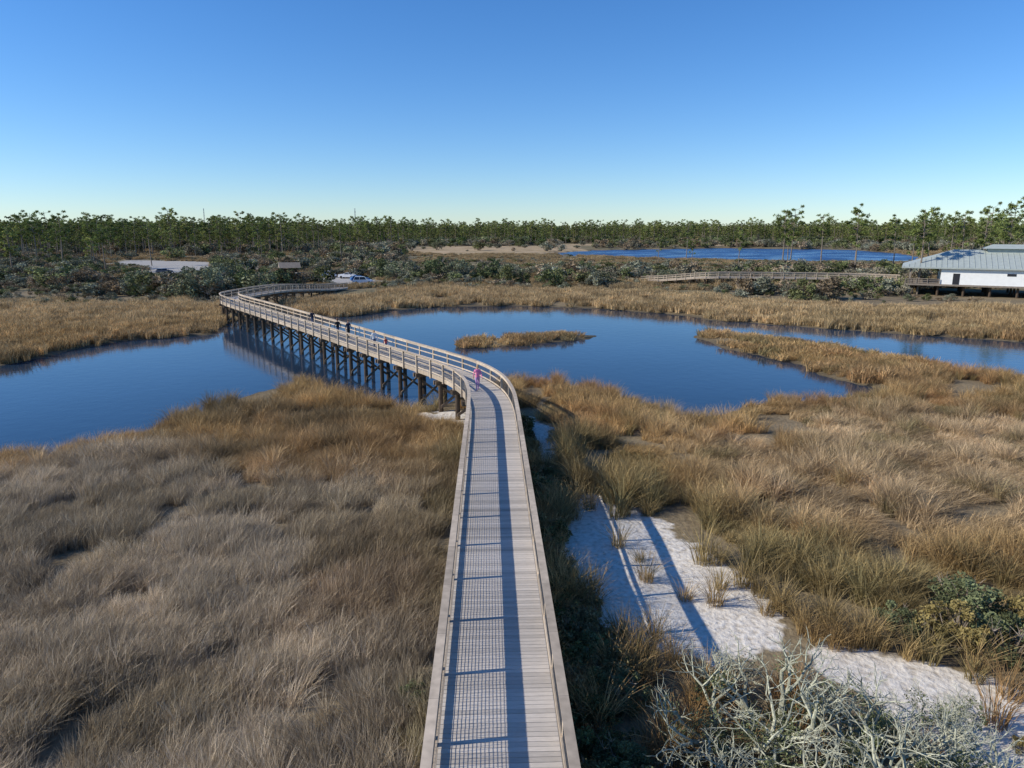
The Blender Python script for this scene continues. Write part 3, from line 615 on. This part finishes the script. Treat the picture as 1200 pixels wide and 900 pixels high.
# ------------------------------------------------------------------ people
SK=mat('skin',(.45,.27,.19),.6,.05,4,shade=False)
def person(loc,rz,h,top,trou,hair,pose='walk',long_hair=False,seed=0,zbase=2.9):
    root=empty('person_walking' if pose=='walk' else 'person_standing',(loc[0],loc[1],zbase+.005),rz); k=h/1.72; root.scale=(k,k,k)
    v=[];r=[];e=[]
    def add(p,rad,par=None):
        v.append(p);r.append(rad if isinstance(rad,tuple) else (rad,rad)); 
        if par is not None:e.append((par,len(v)-1))
        return len(v)-1
    st=.22 if pose=='walk' else .03; sw=.18 if pose=='walk' else .04
    pel=add((0,0,.95),(.15,.11)); sp=add((0,0,1.12),(.135,.10),pel); ch=add((0,.01,1.33),(.165,.115),sp); nb=add((0,0,1.45),(.075,.07),ch); ne=add((0,.01,1.52),(.055,.055),nb)
    for sg in(-1,1):
        f=sg*sw
        s=add((sg*.17,0,1.41),.062,ch); el=add((sg*.235,-f*.5-.02,1.14),.043,s); wr=add((sg*.25,-f*1.2+.05,.91),.028,el); pa=add((sg*.252,-f*1.3+.06,.85),(.022,.036),wr)
        for q,(dy,l) in enumerate(((-.03,.06),(-.01,.075),(.01,.08),(.03,.07))):
            a=add((sg*.25,-f*1.3+.06+dy,.81),.011,pa); add((sg*.238,-f*1.3+.065+dy,.81-l*.6),.008,a)
        a=add((sg*.235,-f*1.3+.10,.84),.012,pa); add((sg*.225,-f*1.3+.125,.80),.009,a)
        fw=sg*st
        hp=add((sg*.09,0,.88),.095,pel); kn=add((sg*.10,fw*.55+.03,.50),.062,hp); an=add((sg*.10,fw-.02,.10),.042,kn); he=add((sg*.10,fw-.05,.045),.04,an); add((sg*.115,fw+.15,.035),(.04,.028),an)
    me=bpy.data.meshes.new('body'); me.from_pydata(v,e,[]); o=bpy.data.objects.new('body',me); link(o)
    md=o.modifiers.new('s','SKIN'); 
    for i,sv in enumerate(me.skin_vertices[0].data): sv.radius=r[i]; sv.use_root=(i==0)
    o.modifiers.new('u','SUBSURF').levels=1; o.modifiers['u'].render_levels=1
    dg=bpy.context.evaluated_depsgraph_get(); m2=bpy.data.meshes.new_from_object(o.evaluated_get(dg)); bpy.data.objects.remove(o)
    m2.materials.clear()
    sh=mat('shoe',(.06,.06,.06),.7,.1,3,shade=False)
    for q in(top,trou,SK,sh): m2.materials.append(q)
    for p in m2.polygons:
        c=p.center; p.use_smooth=True
        if c.z<.09: i=3
        elif abs(c.x)>.19 and c.z<.92: i=2
        elif c.z>1.475: i=2
        elif c.z<.93 : i=1
        else: i=0
        p.material_index=i
    link(bpy.data.objects.new('body',m2),root)
    a=Acc(); n=12;mm=10; R=[]
    vs=[];fs=[]
    for j in range(mm+1):
        th=math.pi*j/mm
        for i in range(n):
            ph=2*math.pi*i/n; x=math.sin(th)*math.cos(ph);y=math.sin(th)*math.sin(ph);z=math.cos(th)
            w=.078*(1-.22*max(0,-z)); yy=y*.098
            if y>.85 and -.35<z<.1: yy+=.02
            vs.append((x*w,yy+.015,1.615+z*.115))
    for j in range(mm):
        for i in range(n): fs.append((j*n+i,(j+1)*n+i,(j+1)*n+(i+1)%n,j*n+(i+1)%n))
    a.add(vs,fs); 
    for sg in(-1,1): a.tube((sg*.074,.01,1.60),(sg*.09,.0,1.61),.025,.018,6)
    a.obj('head',[SK],root,True)
    a=Acc()
    for sg in(-1,1): a.tube((sg*.03,.098,1.625),(sg*.03,.112,1.625),.011,.008,6)
    a.box(-.022,.022,.10,.112,1.555,1.563); a.obj('eyes_and_mouth',[DK],root)
    a=Acc(); vs=[]
    for j in range(7):
        th=math.pi*.5*j/6*1.15
        for i in range(n):
            ph=2*math.pi*i/n; x=math.sin(th)*math.cos(ph);y=math.sin(th)*math.sin(ph);z=math.cos(th); cut=.03 if y>.3 and j>4 else 0
            vs.append((x*.088,y*.108+.005-cut,1.625+z*.118+(cut*1.5)))
    a.add(vs,[(j*n+i,(j+1)*n+i,(j+1)*n+(i+1)%n,j*n+(i+1)%n) for j in range(6) for i in range(n)])
    if long_hair: a.tube((0,-.06,1.63),(0,-.10,1.36),.075,.04,8)
    a.obj('hair',[hair],root,True)
cl=lambda n,c:mat(n,c,.85,.12,8,shade=False)
PINK=cl('pink_jacket',(.75,.22,.38));LAV=cl('lavender_leggings',(.42,.25,.48));NAVY=cl('navy_jacket',(.02,.025,.05));JEAN=cl('denim',(.07,.10,.18));BLK=cl('black_clothing',(.02,.02,.02));WH=cl('white_shirt',(.7,.7,.7));RED=cl('red_top',(.45,.06,.05));BR=cl('brown_hair',(.09,.05,.03));BLO=cl('blonde_hair',(.38,.26,.12))
def s_near(y): return float(np.interp(y,BW.p[:,1],BW.s))
for (yy,off,ta,hh,a,b_,c_,lh) in [(44.6,-.25,math.pi,1.65,PINK,LAV,BLO,True),(75.6,.3,0,1.72,NAVY,JEAN,BR,False),(68.2,-.3,0,1.75,BLK,JEAN,BR,False),(67.2,.3,math.pi,1.68,NAVY,BLK,BR,True),(61.2,-.2,math.pi,1.62,WH,JEAN,BLO,True),(60.2,.35,math.pi,1.1,RED,JEAN,BR,False)]:
    s=s_near(yy); p=BW.at(s,off); an=BW.tan(s)-math.pi/2+ta; person(p[:2],an,hh,a,b_,c_,'walk',lh)
# ------------------------------------------------------------------ light, sky, camera
el=math.radians(31); az=math.radians(262)  # clockwise from +Y
w=bpy.data.worlds.new('World'); scene.world=w; w.use_nodes=True; nt=w.node_tree; bg=nt.nodes['Background']
sk=nt.nodes.new('ShaderNodeTexSky'); sk.sky_type='NISHITA'; sk.sun_disc=False; sk.sun_elevation=el; sk.sun_rotation=az; sk.air_density=1.0; sk.dust_density=0.0; sk.ozone_density=1.6
vm=nt.nodes.new('ShaderNodeVectorMath'); vm.operation='MULTIPLY'; vm.inputs[1].default_value=(.74,.93,1.27)
hs=nt.nodes.new('ShaderNodeHueSaturation'); hs.inputs['Saturation'].default_value=1.14
nt.links.new(sk.outputs[0],vm.inputs[0]); nt.links.new(vm.outputs[0],hs.inputs['Color']); nt.links.new(hs.outputs[0],bg.inputs[0]); bg.inputs[1].default_value=.12
ld=bpy.data.lights.new('sun','SUN'); ld.energy=5; ld.angle=math.radians(.5); ld.color=(1,.93,.81); lo=bpy.data.objects.new('sun',ld); link(lo)
d=Vector((math.sin(az)*math.cos(el),math.cos(az)*math.cos(el),math.sin(el))); lo.rotation_euler=d.to_track_quat('Z','Y').to_euler(); lo.location=d*100
cd=bpy.data.cameras.new('camera'); cd.lens=24.9; cd.sensor_width=36; cd.clip_end=20000; cd.clip_start=.1; co=bpy.data.objects.new('camera',cd); link(co)
co.location=(0,0,13); co.rotation_euler=(math.radians(90-12.24),0,0); scene.camera=co
